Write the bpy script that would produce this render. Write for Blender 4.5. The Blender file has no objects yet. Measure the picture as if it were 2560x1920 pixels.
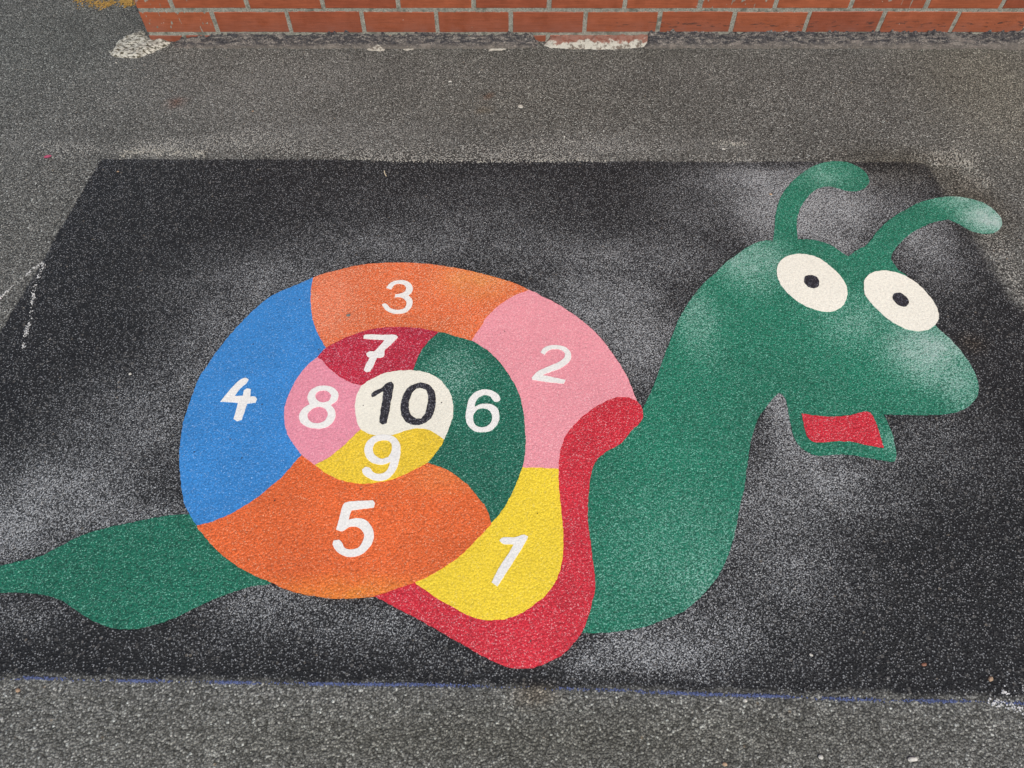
import bpy, bmesh, math, random
from mathutils import Vector, noise
from mathutils.geometry import tessellate_polygon

R = math.radians
S = bpy.context.scene
C = S.collection
random.seed(7)

# ---------------------------------------------------------------- camera
PITCH = R(56.1)          # looking down at the playground
F = 1848.0               # focal length in pixels of the 2560 px wide photograph
H = 1.46                 # camera height
cam_d = bpy.data.cameras.new('camera')
cam = bpy.data.objects.new('camera', cam_d); C.objects.link(cam)
cam.location = (0, 0, H)
cam.rotation_euler = (math.pi/2 - PITCH, 0, 0)
cam_d.sensor_width = 36; cam_d.lens = 36*F/2560
cam_d.clip_start = 0.05; cam_d.clip_end = 500
S.camera = cam

# ---------------------------------------------------------------- world, sun, exposure
SUN_EL, SUN_AZ = R(50), R(158)      # azimuth from +Y clockwise
w = bpy.data.worlds.new('World'); S.world = w; w.use_nodes = True
nt = w.node_tree
sky = nt.nodes.new('ShaderNodeTexSky'); sky.sky_type = 'NISHITA'; sky.sun_disc = False
sky.sun_elevation = SUN_EL; sky.sun_rotation = SUN_AZ; sky.dust_density = 3.0; sky.air_density = 1.0
bg = nt.nodes['Background']; bg.inputs[1].default_value = 0.12
nt.links.new(sky.outputs[0], bg.inputs[0])
sl = bpy.data.lights.new('sun', 'SUN'); sl.energy = 1.6; sl.angle = R(10); sl.color = (1.0, 0.965, 0.88)
sun = bpy.data.objects.new('sun', sl); C.objects.link(sun)
sd = Vector((math.sin(SUN_AZ)*math.cos(SUN_EL), math.cos(SUN_AZ)*math.cos(SUN_EL), math.sin(SUN_EL)))
sun.rotation_euler = sd.to_track_quat('Z', 'Y').to_euler(); sun.location = sd*10
S.view_settings.view_transform = 'Standard'; S.view_settings.look = 'None'
S.view_settings.exposure = 0.32; S.view_settings.gamma = 1

# ---------------------------------------------------------------- survey: measured photo points -> metres on the ground
cp, sp = math.cos(PITCH), math.sin(PITCH)
def G(px, py, z=0.0):
    u = (px-1280)/F; v = (960-py)/F
    d = Vector((u, cp+v*sp, -sp+v*cp))
    k = (H-z)/-d.z
    return (d.x*k, d.y*k)
def fr(x0, y0, s, pts):            # points read in an enlarged crop of the photograph
    return [(x0+x*s, y0+y*s) for x, y in pts]
K = 800/2212; Q = 500/2212; T = 500/1269; O = 2560/2212
fa = lambda p: fr(1760, 400, K, p)
fb = lambda p: fr(1760, 800, K, p)
fo = lambda p: fr(0, 0, O, p)
f46 = lambda p: fr(400, 600, Q, p)
f49 = lambda p: fr(400, 900, Q, p)
f42 = lambda p: fr(400, 1200, Q, p)
f86 = lambda p: fr(800, 600, Q, p)
f89 = lambda p: fr(800, 900, Q, p)
f82 = lambda p: fr(800, 1200, T, p)
f27 = lambda p: fr(1200, 700, Q, p)
f13 = lambda p: fr(1150, 1300, T, p)
ft = lambda p: fr(0, 1200, K, p)
f00 = lambda p: fr(0, 0, K, p)
f08 = lambda p: fr(800, 0, K, p)
f17 = lambda p: fr(1760, 0, K, p)
fc = lambda p: fr(1760, 1320, K, p)
f06 = lambda p: fr(0, 600, K, p)

# ---------------------------------------------------------------- helpers
def link(name, me, mat=None, parent=None):
    o = bpy.data.objects.new(name, me); C.objects.link(o)
    if mat and me is not None: me.materials.append(mat)
    if parent: o.parent = parent
    return o
def tag(o, label=None, cat=None, group=None, kind=None):
    if label: o['label'] = label
    if cat: o['category'] = cat
    if group: o['group'] = group
    if kind: o['kind'] = kind
    return o
def empty(name, loc=(0, 0, 0)):
    o = bpy.data.objects.new(name, None); C.objects.link(o); o.location = loc; o.empty_display_size = .1
    return o
def child(name, me, mat, parent):
    o = link(name, me, mat, parent)
    o.location = -Vector(abs_loc(parent))
    return o
def abs_loc(o):
    l = Vector(o.location)
    while o.parent: o = o.parent; l += Vector(o.location)
    return l

def smooth_loop(pts, step=0.006, corner=52, closed=True):
    """Catmull-Rom through the points, keeping sharp corners sharp."""
    n = len(pts); out = []
    V = [Vector(p) for p in pts]
    def is_corner(i):
        a = V[i]-V[(i-1) % n]; b = V[(i+1) % n]-V[i]
        if a.length < 1e-9 or b.length < 1e-9: return False
        return abs(math.degrees(a.angle(b))) > corner
    cor = [is_corner(i) for i in range(n)]
    for i in range(n):
        p0, p1, p2, p3 = V[(i-1) % n], V[i], V[(i+1) % n], V[(i+2) % n]
        if cor[i]: p0 = p1 + (p1-p2)*.6
        if cor[(i+1) % n]: p3 = p2 + (p2-p1)*.6
        d1 = math.sqrt((p1-p0).length)+1e-6; d2 = math.sqrt((p2-p1).length)+1e-6; d3 = math.sqrt((p3-p2).length)+1e-6
        m1 = (p1-p0)/d1 - (p2-p0)/(d1+d2) + (p2-p1)/d2
        m2 = (p2-p1)/d2 - (p3-p1)/(d2+d3) + (p3-p2)/d3
        m1 *= d2; m2 *= d2
        k = max(2, int((p2-p1).length/step))
        for j in range(k):
            t = j/k; t2 = t*t; t3 = t2*t
            out.append((2*t3-3*t2+1)*p1+(t3-2*t2+t)*m1+(-2*t3+3*t2)*p2+(t3-t2)*m2)
    return out
def wobble(loop, amp, seed=0.0):
    n = len(loop); res = []
    for i in range(n):
        a, b = loop[i-1], loop[(i+1) % n]
        t = (b-a); 
        if t.length < 1e-9: res.append(loop[i]); continue
        nrm = Vector((t.y, -t.x)).normalized(); p = loop[i]
        k = noise.noise(Vector((p.x*90, p.y*90, seed)))*amp + noise.noise(Vector((p.x*260, p.y*260, seed+5)))*amp*.7
        res.append(p+nrm*k)
    return res
def slab(pix, z0, z1, holes=(), amp=.0014, step=.005, corner=52, seed=0.0):
    """a flat sheet of paint with real thickness, edges slightly uneven; rounded-over rim"""
    loops = []
    for pl in [pix]+list(holes):
        wp = [G(x, y, z1) for x, y in pl]
        L = wobble(smooth_loop(wp, step, corner), amp, seed)
        L2 = [L[0]]
        for p in L[1:]:
            if (p-L2[-1]).length > 4e-4: L2.append(p)
        loops.append(L2)
    verts = []; faces = []
    for L in loops: verts += [(p.x, p.y, z1) for p in L]
    nv = len(verts)
    tris = tessellate_polygon([[Vector((p.x, p.y, 0)) for p in L] for L in loops])
    for t in tris:
        a, b, c = [Vector(verts[i]) for i in t]
        if (b-a).cross(c-a).z < 0: t = (t[0], t[2], t[1])
        faces.append(tuple(t))
    verts += [(x, y, z0) for x, y, _ in verts]
    off = 0
    for L in loops:
        n = len(L)
        for i in range(n):
            a = off+i; b = off+(i+1) % n
            faces.append((a, b, b+nv, a+nv))
        off += n
    me = bpy.data.meshes.new('sheet'); me.from_pydata(verts, [], faces); me.update()
    return me
def stroke(pts, w0, w1=None):
    """outline (in photo px) of a brush stroke"""
    w1 = w1 or w0; n = len(pts); V = [Vector(p) for p in pts]; lft, rgt = [], []
    for i in range(n):
        t = (V[min(n-1, i+1)]-V[max(0, i-1)]).normalized(); nr = Vector((-t.y, t.x)); w_ = (w0+(w1-w0)*i/(n-1))/2
        lft.append(V[i]+nr*w_); rgt.append(V[i]-nr*w_)
    t0 = (V[0]-V[1]).normalized()*w0*.42; t1 = (V[-1]-V[-2]).normalized()*w1*.42
    return [tuple(p) for p in lft]+[tuple(V[-1]+t1)]+[tuple(p) for p in reversed(rgt)]+[tuple(V[0]+t0)]

# ---------------------------------------------------------------- node helpers
class N:
    def __init__(s, name):
        s.m = bpy.data.materials.new(name); s.m.use_nodes = True; s.t = s.m.node_tree
        s.b = s.t.nodes['Principled BSDF']
    def n(s, ty, **kw):
        x = s.t.nodes.new(ty)
        for k, v in kw.items(): setattr(x, k, v)
        return x
    def l(s, a, b): s.t.links.new(a, b)
    def put(s, sock, v):
        if hasattr(v, 'is_output'): s.l(v, sock)
        elif v is not None:
            if isinstance(v, tuple) and len(v) == 3 and sock.type == 'RGBA': v = v+(1,)
            sock.default_value = v
    def math(s, op, a, b=None, c=None, clamp=False):
        x = s.n('ShaderNodeMath', operation=op); x.use_clamp = clamp
        s.put(x.inputs[0], a); s.put(x.inputs[1], b); s.put(x.inputs[2], c); return x.outputs[0]
    def sstep(s, v, lo, hi, a=0.0, b=1.0):
        x = s.n('ShaderNodeMapRange', interpolation_type='SMOOTHSTEP')
        s.put(x.inputs[0], v); s.put(x.inputs[1], lo); s.put(x.inputs[2], hi); s.put(x.inputs[3], a); s.put(x.inputs[4], b)
        return x.outputs[0]
    def lin(s, v, lo, hi, a=0.0, b=1.0):
        x = s.n('ShaderNodeMapRange'); 
        s.put(x.inputs[0], v); s.put(x.inputs[1], lo); s.put(x.inputs[2], hi); s.put(x.inputs[3], a); s.put(x.inputs[4], b)
        return x.outputs[0]
    def mix(s, f, a, b, mode='MIX'):
        x = s.n('ShaderNodeMix', data_type='RGBA', blend_type=mode)
        s.put(x.inputs[0], f); s.put(x.inputs[6], a); s.put(x.inputs[7], b); return x.outputs[2]
    def pos(s): return s.n('ShaderNodeNewGeometry').outputs['Position']
    def noise(s, v, scale, det=2.0, rough=.5):
        x = s.n('ShaderNodeTexNoise'); s.put(x.inputs['Vector'], v); x.inputs['Scale'].default_value = scale
        x.inputs['Detail'].default_value = det; x.inputs['Roughness'].default_value = rough; return x.outputs['Fac'], x.outputs['Color']
    def vor(s, v, scale, feat='F1', dim='3D', rnd=1.0):
        x = s.n('ShaderNodeTexVoronoi', feature=feat, voronoi_dimensions=dim); s.put(x.inputs['Vector'], v)
        x.inputs['Scale'].default_value = scale; x.inputs['Randomness'].default_value = rnd
        return x
    def sep(s, c):
        x = s.n('ShaderNodeSeparateColor'); s.l(c, x.inputs[0]); return x.outputs
    def attr(s, name):
        x = s.n('ShaderNodeAttribute', attribute_name=name); return x
    def blob(s, P, cx, cy, rx, ry, ang=0.0):
        """soft elliptical area lying on the ground"""
        m = s.n('ShaderNodeMapping', vector_type='TEXTURE'); s.l(P, m.inputs[0])
        m.inputs['Location'].default_value = (cx, cy, 0); m.inputs['Rotation'].default_value = (0, 0, ang)
        m.inputs['Scale'].default_value = (rx, ry, 50)
        ln = s.n('ShaderNodeVectorMath', operation='LENGTH'); s.l(m.outputs[0], ln.inputs[0])
        return s.sstep(ln.outputs['Value'], 1.0, 0.0)
    def bump(s, h, dist, strength=1.0, nrm=None):
        x = s.n('ShaderNodeBump'); x.inputs['Strength'].default_value = strength; x.inputs['Distance'].default_value = dist
        s.l(h, x.inputs['Height'])
        if nrm: s.l(nrm, x.inputs['Normal'])
        return x.outputs[0]

def asphalt(name):
    a = N(name); P = a.pos()
    nf, nc = a.noise(P, 90, 2)
    wv = a.n('ShaderNodeVectorMath', operation='MULTIPLY_ADD'); a.l(nc, wv.inputs[0]); wv.inputs[1].default_value = (.004, .004, .004); a.l(P, wv.inputs[2])
    W = wv.outputs[0]
    v1 = a.vor(W, 235); v5 = a.vor(P, 640); v2 = a.vor(W, 430); v3 = a.vor(P, 70); v4 = a.vor(W, 120)
    c5 = a.sep(v5.outputs['Color']); c1 = a.sep(v1.outputs['Color']); c2 = a.sep(v2.outputs['Color']); c3 = a.sep(v3.outputs['Color']); c4 = a.sep(v4.outputs['Color'])
    dust = a.attr('dust').outputs['Fac']; wear = a.attr('wear').outputs['Fac']; ed = a.attr('edge').outputs['Fac']; soft = a.attr('soft').outputs['Fac']
    tint = a.attr('tint').outputs['Color']
    big, _ = a.noise(P, 3.0, 4, .6); mid, _ = a.noise(P, 22, 3, .6)
    e1 = a.math('ADD', ed, a.math('MULTIPLY', a.math('SUBTRACT', nf, .5), .010))
    e1 = a.math('ADD', e1, a.math('MULTIPLY', a.math('SUBTRACT', mid, .5), a.math('MULTIPLY', soft, .9)))
    seal = a.sstep(a.math('DIVIDE', e1, soft), 0.0, 1.0)
    # stone colour, one value per stone; a few bigger ones among the small
    r = a.n('ShaderNodeValToRGB'); a.l(c1[0], r.inputs[0]); e = r.color_ramp.elements
    e[0].position = 0; e[0].color = (.092, .092, .080, 1)
    e[1].position = 1; e[1].color = (.58, .60, .55, 1)
    for p_, c_ in ((.35, .176), (.68, .240), (.88, .325), (.96, .42)):
        x = e.new(p_); x.color = (c_*1.02, c_*1.02, c_*.92, 1)
    stone = a.mix(1.0, r.outputs[0], a.lin(c2[1], 0, 1, .66, 1.36), 'MULTIPLY')
    bigst = a.math('MULTIPLY', a.sstep(c4[0], .80, .86), a.sstep(v4.outputs['Distance'], .46, .36))
    stone = a.mix(a.math('MULTIPLY', bigst, .7), stone, a.mix(c4[1], (.12, .12, .11), (.28, .275, .245)))
    warm = a.math('MULTIPLY', a.sstep(c3[1], .95, .97), a.sstep(v3.outputs['Distance'], .22, .15))
    stone = a.mix(a.math('MULTIPLY', warm, .75), stone, a.mix(c3[2], (.36, .29, .20), (.46, .42, .36)))
    # bitumen in the hollows between the stones
    gap = a.sstep(a.math('ADD', v1.outputs['Distance'], a.math('MULTIPLY', mid, .12)), .46, .72)
    gap2 = a.sstep(v2.outputs['Distance'], .50, .80)
    gapm = a.math('MAXIMUM', gap, a.math('MULTIPLY', gap2, .6))
    yy = a.n('ShaderNodeSeparateXYZ'); a.l(P, yy.inputs[0])
    col = a.mix(a.math('MULTIPLY', gapm, a.lin(yy.outputs['Y'], .35, .8, .58, .84)), stone, (.017, .017, .015))
    col = a.mix(1.0, col, a.lin(big, .3, .7, .86, 1.14), 'MULTIPLY')
    # black sealer: keeps only the tops of the stones light
    tops = a.math('MULTIPLY', a.sstep(v1.outputs['Distance'], .46, .22), a.sstep(c2[0], .15, .78))
    tops = a.math('MULTIPLY', tops, a.lin(c1[2], 0, 1, .15, 1.0))
    blk = a.mix(tops, (.0130, .0140, .0155), (.32, .33, .335))
    blk = a.mix(a.math('MULTIPLY', bigst, a.math('MULTIPLY', c4[1], .40)), blk, (.26, .25, .23))
    blk = a.mix(a.math('MULTIPLY', warm, .35), blk, (.34, .29, .22))
    col = a.mix(a.math('MULTIPLY', seal, a.lin(mid, .25, .75, .93, 1.0)), col, blk)
    # pale glass-bead dust caught on the grain; the pores stay dark
    t = a.math('ADD', a.math('ADD', a.math('MULTIPLY', c5[2], .50), a.math('MULTIPLY', c2[2], .34)), a.math('MULTIPLY', mid, .16))
    patchy, _ = a.noise(P, 8, 5, .7)
    dn = a.math('MULTIPLY', dust, a.lin(a.math('ADD', a.math('MULTIPLY', big, .4), a.math('MULTIPLY', patchy, .6)), .34, .66, .52, 1.22))
    thr = a.math('SUBTRACT', .94, a.math('MULTIPLY', dn, .72))
    dm = a.sstep(t, a.math('SUBTRACT', thr, .26), a.math('ADD', thr, .24))
    dm = a.math('MULTIPLY', dm, a.sstep(dust, 0.0, .16))
    pore = a.sstep(a.math('ADD', v2.outputs['Distance'], a.math('MULTIPLY', gap, .30)), .48, .90)
    dm = a.math('MULTIPLY', dm, a.lin(pore, 0, 1, 1.0, .12))
    dcol = a.mix(seal, (.36, .36, .34), a.mix(c5[0], (.38, .395, .395), (.66, .68, .68)))
    col = a.mix(a.math('MULTIPLY', dm, .92), col, dcol)
    # worn remains of an old white line, on the stone tops only
    thw = a.math('SUBTRACT', 1.0, a.math('MULTIPLY', wear, .72))
    wm = a.sstep(a.math('ADD', a.math('MULTIPLY', c1[1], .55), a.math('MULTIPLY', mid, .55)), thw, a.math('ADD', thw, .10))
    wm = a.math('MULTIPLY', wm, a.sstep(v1.outputs['Distance'], .58, .36))
    col = a.mix(a.math('MULTIPLY', wm, .70), col, (.56, .55, .49))
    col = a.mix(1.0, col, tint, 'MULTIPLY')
    a.l(col, a.b.inputs['Base Color'])
    a.l(a.lin(c1[1], 0, 1, .60, .90), a.b.inputs['Roughness'])
    a.b.inputs['Specular IOR Level'].default_value = .22
    h = a.math('SUBTRACT', 1.0, v1.outputs['Distance'])
    h = a.math('ADD', h, a.math('MULTIPLY', a.math('SUBTRACT', 1.0, v2.outputs['Distance']), .45))
    h = a.math('ADD', h, a.math('MULTIPLY', c1[0], .5))
    a.l(a.bump(h, .0030, 1.0), a.b.inputs['Normal'])
    return a.m

def paint(name, col, spec=.5, glint=(1, 1, 1), dark=.0, blobs=(), tints=(), rough=.55, grain=1.0, pits=.965, mott=.16):
    a = N(name); P = a.pos()
    _, nc = a.noise(P, 60, 2)
    wv = a.n('ShaderNodeVectorMath', operation='MULTIPLY_ADD'); a.l(nc, wv.inputs[0]); wv.inputs[1].default_value = (.006, .006, .006); a.l(P, wv.inputs[2])
    W = wv.outputs[0]
    v1 = a.vor(W, 190); v2 = a.vor(W, 580); v3 = a.vor(P, 55)
    c1 = a.sep(v1.outputs['Color']); c2 = a.sep(v2.outputs['Color']); c3 = a.sep(v3.outputs['Color'])
    big, _ = a.noise(P, 4.0, 4, .6); mid, _ = a.noise(P, 30, 3, .6)
    c = a.mix(1.0, col, a.lin(big, .3, .7, 1-mott, 1+mott), 'MULTIPLY')
    for (x, y, rx, ry, ang, tc, st) in tints:
        f = a.math('MULTIPLY', a.blob(P, x, y, rx, ry, ang), a.lin(mid, .3, .7, st*.6, min(1, st*1.3)))
        c = a.mix(f, c, tc)
    # grain: hollows hold less light pigment, grains carry more
    g = a.lin(c2[1], 0, 1, 1-.28*grain, 1+.25*grain)
    c = a.mix(1.0, c, g, 'MULTIPLY')
    hol = a.math('MULTIPLY', a.sstep(v1.outputs['Distance'], .50, .75), .42*grain)
    c = a.mix(hol, c, a.mix(.55, c, (0, 0, 0)))
    # glass beads bedded in the paint
    t = c2[0]
    thr = 1-.19*spec
    if blobs:
        s_ = None
        for (x, y, rx, ry, ang, st) in blobs:
            b_ = a.math('MULTIPLY', a.blob(P, x, y, rx, ry, ang), st)
            s_ = b_ if s_ is None else a.math('MAXIMUM', s_, b_)
        pt, _ = a.noise(P, 9, 5, .7)
        s_ = a.math('MULTIPLY', s_, a.lin(pt, .34, .66, .5, 1.3))
        thr = a.math('SUBTRACT', thr, a.math('MULTIPLY', s_, .85))
        bd = a.sstep(t, a.math('SUBTRACT', thr, .08), a.math('ADD', thr, .18))
        c = a.mix(a.math('MULTIPLY', s_, .22), c, (.20, .36, .30))
    else:
        bd = a.sstep(t, thr-.05, thr+.14)
    g2 = a.mix(a.math('MULTIPLY', s_, .75, clamp=True), glint, (.66, .72, .70)) if blobs else glint
    c = a.mix(a.math('MULTIPLY', bd, .66), c, g2)
    # a few dark pin holes and grit
    pit = a.math('MULTIPLY', a.sstep(c3[0], pits, pits+.004), a.sstep(v3.outputs['Distance'], .14, .09))
    c = a.mix(a.math('MULTIPLY', pit, .85), c, (.03, .025, .02))
    a.l(c, a.b.inputs['Base Color'])
    a.l(a.lin(c2[2], 0, 1, rough-.18, rough+.2), a.b.inputs['Roughness'])
    a.b.inputs['Specular IOR Level'].default_value = .4
    h = a.math('ADD', a.math('SUBTRACT', 1.0, v1.outputs['Distance']), a.math('MULTIPLY', a.math('SUBTRACT', 1.0, v2.outputs['Distance']), .4))
    a.l(a.bump(h, .0018*grain, .9), a.b.inputs['Normal'])
    return a.m

def simple(name, col, rough=.8, var=.25, scale=180, col2=None):
    a = N(name); P = a.pos()
    f, _ = a.noise(P, scale, 4, .65)
    c = a.mix(a.lin(f, .35, .65), tuple(x*(1-var) for x in col), col2 or tuple(min(1, x*(1+var)) for x in col))
    a.l(c, a.b.inputs['Base Color']); a.b.inputs['Roughness'].default_value = rough
    a.l(a.bump(f, .002, .6), a.b.inputs['Normal'])
    return a.m

# ---------------------------------------------------------------- soft areas of pale dust etc. (photo px centres -> metres)
def area(cx, cy, rx, ry, st, ang=0):
    """photo px ellipse -> ground ellipse in metres"""
    x, y = G(cx, cy); x2, _ = G(cx+rx, cy); _, ya = G(cx, cy-ry); _, yb = G(cx, cy+ry)
    return (x, y, x2-x, (ya-yb)/2, st, ang)
DUST = [  # on the black panel
    area(700, 720, 520, 200, .48), area(560, 900, 330, 330, .55), area(330, 1060, 380, 260, .48), area(180, 1230, 420, 240, .62), area(760, 690, 260, 110, .30),
    area(60, 1310, 300, 190, .70), area(400, 1320, 300, 160, .60), area(1000, 610, 500, 130, .42), area(1280, 620, 420, 150, .40), area(1150, 560, 700, 190, .22),
    area(1510, 770, 300, 210, .80), area(1610, 880, 200, 220, .72), area(1500, 660, 330, 140, .48), area(1250, 500, 300, 140, .20), area(900, 500, 500, 140, .12),
    area(1960, 530, 260, 220, .85), area(1870, 450, 320, 120, .70), area(2080, 480, 240, 200, .85), area(2090, 590, 150, 120, .75), area(1750, 520, 300, 200, .35),
    area(2290, 580, 200, 200, .62), area(1690, 640, 240, 170, .42), area(2330, 660, 170, 160, .40), area(2250, 450, 220, 80, .40),
    area(2010, 1100, 230, 280, .75), area(2110, 1190, 380, 210, .58), area(2350, 1110, 300, 230, .32), area(1920, 1330, 300, 420, .58), area(1950, 1010, 70, 140, .95), area(2280, 1000, 240, 120, .3),
    area(1660, 1610, 300, 180, .80), area(1770, 1560, 260, 260, .55), area(1480, 1650, 240, 120, .55), area(1900, 1660, 320, 140, .25), area(2060, 1450, 300, 260, .22),
    area(700, 1500, 380, 150, .60), area(920, 1560, 360, 140, .50), area(60, 1540, 260, 100, .42), area(560, 1600, 460, 110, .20), area(1150, 1650, 300, 80, .25),
    area(2380, 820, 200, 280, .10), area(2250, 1500, 500, 300, .08),
]
DUST_G = [  # on the bare asphalt
    area(640, 230, 560, 170, .35), area(800, 330, 700, 90, .40), area(1500, 370, 700, 60, .42), area(1150, 260, 300, 130, .2), area(60, 700, 300, 260, .22),
    area(850, 170, 260, 90, .3), area(400, 380, 420, 50, .28), area(2480, 250, 240, 300, .25), area(1500, 180, 500, 90, .12),
    area(100, 360, 260, 60, .3), area(2480, 700, 120, 200, .35),
]
WEAR = [area(400, 370, 190, 42, .95), area(620, 352, 420, 56, .68), area(170, 370, 260, 60, .62), area(1300, 400, 380, 26, .92), area(1000, 398, 360, 34, .72), area(1350, 372, 760, 60, .58), area(800, 380, 500, 40, .55),
        area(1828, 360, 75, 20, .98), area(2380, 395, 140, 55, .95), area(2440, 450, 100, 60, .75), area(2480, 600, 90, 180, .62), area(2540, 720, 80, 140, .62), area(2250, 400, 160, 28, .55),
        area(1850, 405, 260, 24, .62), area(2490, 300, 160, 200, .35)]
YEL = [area(240, 8, 50, 20, .9), area(330, 12, 36, 18, .9), area(290, 2, 80, 12, .8)]
def field(lst, x, y):
    m = 0.0; s = 0.0
    for (cx, cy, rx, ry, st, _) in lst:
        d = math.hypot((x-cx)/rx, (y-cy)/ry)
        if d < 1:
            t = 1-d; v = st*(t*t*(3-2*t)); s += v*.45; m = max(m, v)
    return min(1.0, m*.78+s*.46)

PANEL = [G(250, 397), G(2330, 405), G(2560, 754), G(2850, 1195), G(2990, 1768), G(-640, 1690), G(0, 831)]
def edge_dist(x, y, poly):
    """signed distance, positive inside"""
    best = 1e9; inside = False; n = len(poly)
    for i in range(n):
        ax, ay = poly[i]; bx, by = poly[(i+1) % n]
        dx, dy = bx-ax, by-ay; t = max(0, min(1, ((x-ax)*dx+(y-ay)*dy)/(dx*dx+dy*dy)))
        best = min(best, math.hypot(x-ax-t*dx, y-ay-t*dy))
        if (ay > y) != (by > y) and x < (bx-ax)*(y-ay)/(by-ay)+ax: inside = not inside
    return best if inside else -best

def put_attrs(me, on_panel):
    for k in ('dust', 'wear', 'edge', 'soft'): me.attributes.new(k, 'FLOAT', 'POINT')
    me.attributes.new('tint', 'FLOAT_COLOR', 'POINT')
    at = me.attributes; tn = at['tint']
    for i, v in enumerate(me.vertices):
        x, y = v.co.x, v.co.y
        du = we = 0.0; e = -1.0; so = .006; c = [1.0, 1.0, 1.0]
        if abs(x) < 4 and -1 < y < 4:
            we = field(WEAR, x, y)
            if on_panel:
                e = edge_dist(x, y, PANEL)+noise.noise(Vector((x*7, y*7, 3)))*.006
                right = max(0, min(1, (x-1.15)/.35))*max(0, min(1, (y-1.0)/.3))       # worn, blurred corner by the feelers
                low = max(0, min(1, (.75-y)/.2))
                so = .006+.014*low+.13*right
                se = max(0, min(1, e/(so+.02)))
                du = field(DUST, x, y)*min(1, max(0, (e+.02)/.07)) + field(DUST_G, x, y)*(1-se)*.8
                we *= (1-se)*.95+.05
            else:
                du = field(DUST_G, x, y)
            for (cx, cy, rx, ry, st, _), tc in STAINS_AND_GLOW:
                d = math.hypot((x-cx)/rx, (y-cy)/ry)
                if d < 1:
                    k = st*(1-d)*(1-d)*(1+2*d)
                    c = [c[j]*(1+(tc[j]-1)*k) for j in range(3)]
        at['dust'].data[i].value = du; at['wear'].data[i].value = we; at['edge'].data[i].value = e; at['soft'].data[i].value = so
        tn.data[i].color = (*c, 1)
STAINS_AND_GLOW = [
    (area(440, 256, 34, 18, 1), (.85, .5, .42)), (area(1220, 240, 22, 14, 1), (.85, .55, .42)), (area(1210, 272, 22, 12, 1), (.95, .75, .5)),
    (area(2480, 200, 330, 330, 1), (1.16, 1.13, 1.02)), (area(2250, 420, 260, 90, 1), (.78, .74, .66)), (area(2440, 520, 120, 120, 1), (.75, .68, .58)),  # first entry: warm sun glow at far right, painted into the ground tint
    (area(100, 120, 420, 190, 1), (.95, .96, .95)), (area(1450, 130, 700, 60, 1), (.88, .88, .86)), (area(1280, 1850, 1700, 160, 1), (.76, .75, .70)),
    (area(1340, 1730, 90, 50, 1), (1.1, .95, .8)), (area(2430, 860, 60, 40, 1), (1.2, 1.0, .8)), (area(700, 30, 500, 90, .6), (.8, .8, .78)),
    (area(1290, 250, 480, 130, .6), (.93, .92, .88)),
]
def axis(lo, hi, step, outer):
    a = []; x = lo
    while x < hi: a.append(x); x += step
    a.append(hi)
    return [-outer, -outer/3, -8, -5] + a + [5 if hi < 5 else hi+1, 8, outer/3, outer]
def sheet_grid(xs, ys, z):
    verts = [(x, y, z) for y in ys for x in xs]; nx = len(xs)
    faces = [(j*nx+i, j*nx+i+1, (j+1)*nx+i+1, (j+1)*nx+i) for j in range(len(ys)-1) for i in range(nx-1)]
    me = bpy.data.meshes.new('grid'); me.from_pydata(verts, [], faces); me.update(); return me
M_ASPH = asphalt('weathered_asphalt')
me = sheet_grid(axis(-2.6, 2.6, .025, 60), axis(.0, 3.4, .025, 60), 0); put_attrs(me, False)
tag(link('ground', me, M_ASPH), 'weathered grey asphalt playground surface with pale stone chips', 'ground', kind='structure')

# black sealed panel under the painting: a fine sheet a couple of millimetres up, cut to the panel's outline (slightly oversize, the rim fades)
xs = [-2.9+.02*i for i in range(300)]; ys = [.14+.02*i for i in range(150)]
verts, idx, faces = [], {}, []
def vid(i, j):
    if (i, j) not in idx: idx[(i, j)] = len(verts); verts.append((xs[i], ys[j], .0015))
    return idx[(i, j)]
for j in range(len(ys)-1):
    for i in range(len(xs)-1):
        if edge_dist(xs[i]+.01, ys[j]+.01, PANEL) > -.035:
            faces.append((vid(i, j), vid(i+1, j), vid(i+1, j+1), vid(i, j+1)))
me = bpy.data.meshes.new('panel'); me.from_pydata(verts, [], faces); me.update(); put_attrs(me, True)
tag(link('asphalt_patch', me, M_ASPH), 'large black sealed asphalt rectangle that surrounds the painted snail', 'asphalt patch', kind='structure')

# ---------------------------------------------------------------- the painted snail
def bl(cx, cy, rx, ry, st, ang=0.0):
    x, y, a_, b_, _, _ = area(cx, cy, rx, ry, st); return (x, y, a_, b_, ang, st)
def tn(cx, cy, rx, ry, col, st, ang=0.0):
    x, y, a_, b_, _, _ = area(cx, cy, rx, ry, st); return (x, y, a_, b_, ang, col, st)
GREEN = (.008, .168, .096)
M_GREEN = paint('green_paint', GREEN, .85, (.26, .62, .48), grain=1.2,
    blobs=[bl(1870, 650, 150, 120, .55), bl(1740, 790, 90, 170, .34), bl(2330, 880, 200, 140, .85), bl(2400, 960, 110, 110, .45), bl(2130, 800, 170, 110, .34), bl(2480, 545, 125, 80, 1.0),
           bl(2400, 500, 110, 50, .55), bl(2060, 440, 110, 60, .28), bl(1760, 1480, 120, 160, .22), bl(1700, 1400, 300, 300, .15), bl(2240, 1110, 60, 60, .30)])
M_GREENT = paint('green_tail_paint', (.007, .140, .080), .6, (.28, .66, .50), grain=1.4)
M_GREEN6 = paint('dark_green_paint', (.007, .132, .080), .65, (.34, .64, .52), grain=1.2, blobs=[bl(1130, 940, 110, 110, .30)])
M_RED = paint('red_paint', (.60, .022, .040), .65, (.85, .45, .45), grain=.9)
M_CRIM = paint('crimson_paint', (.50, .020, .048), .70, (.85, .42, .50), grain=1.0)
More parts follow.
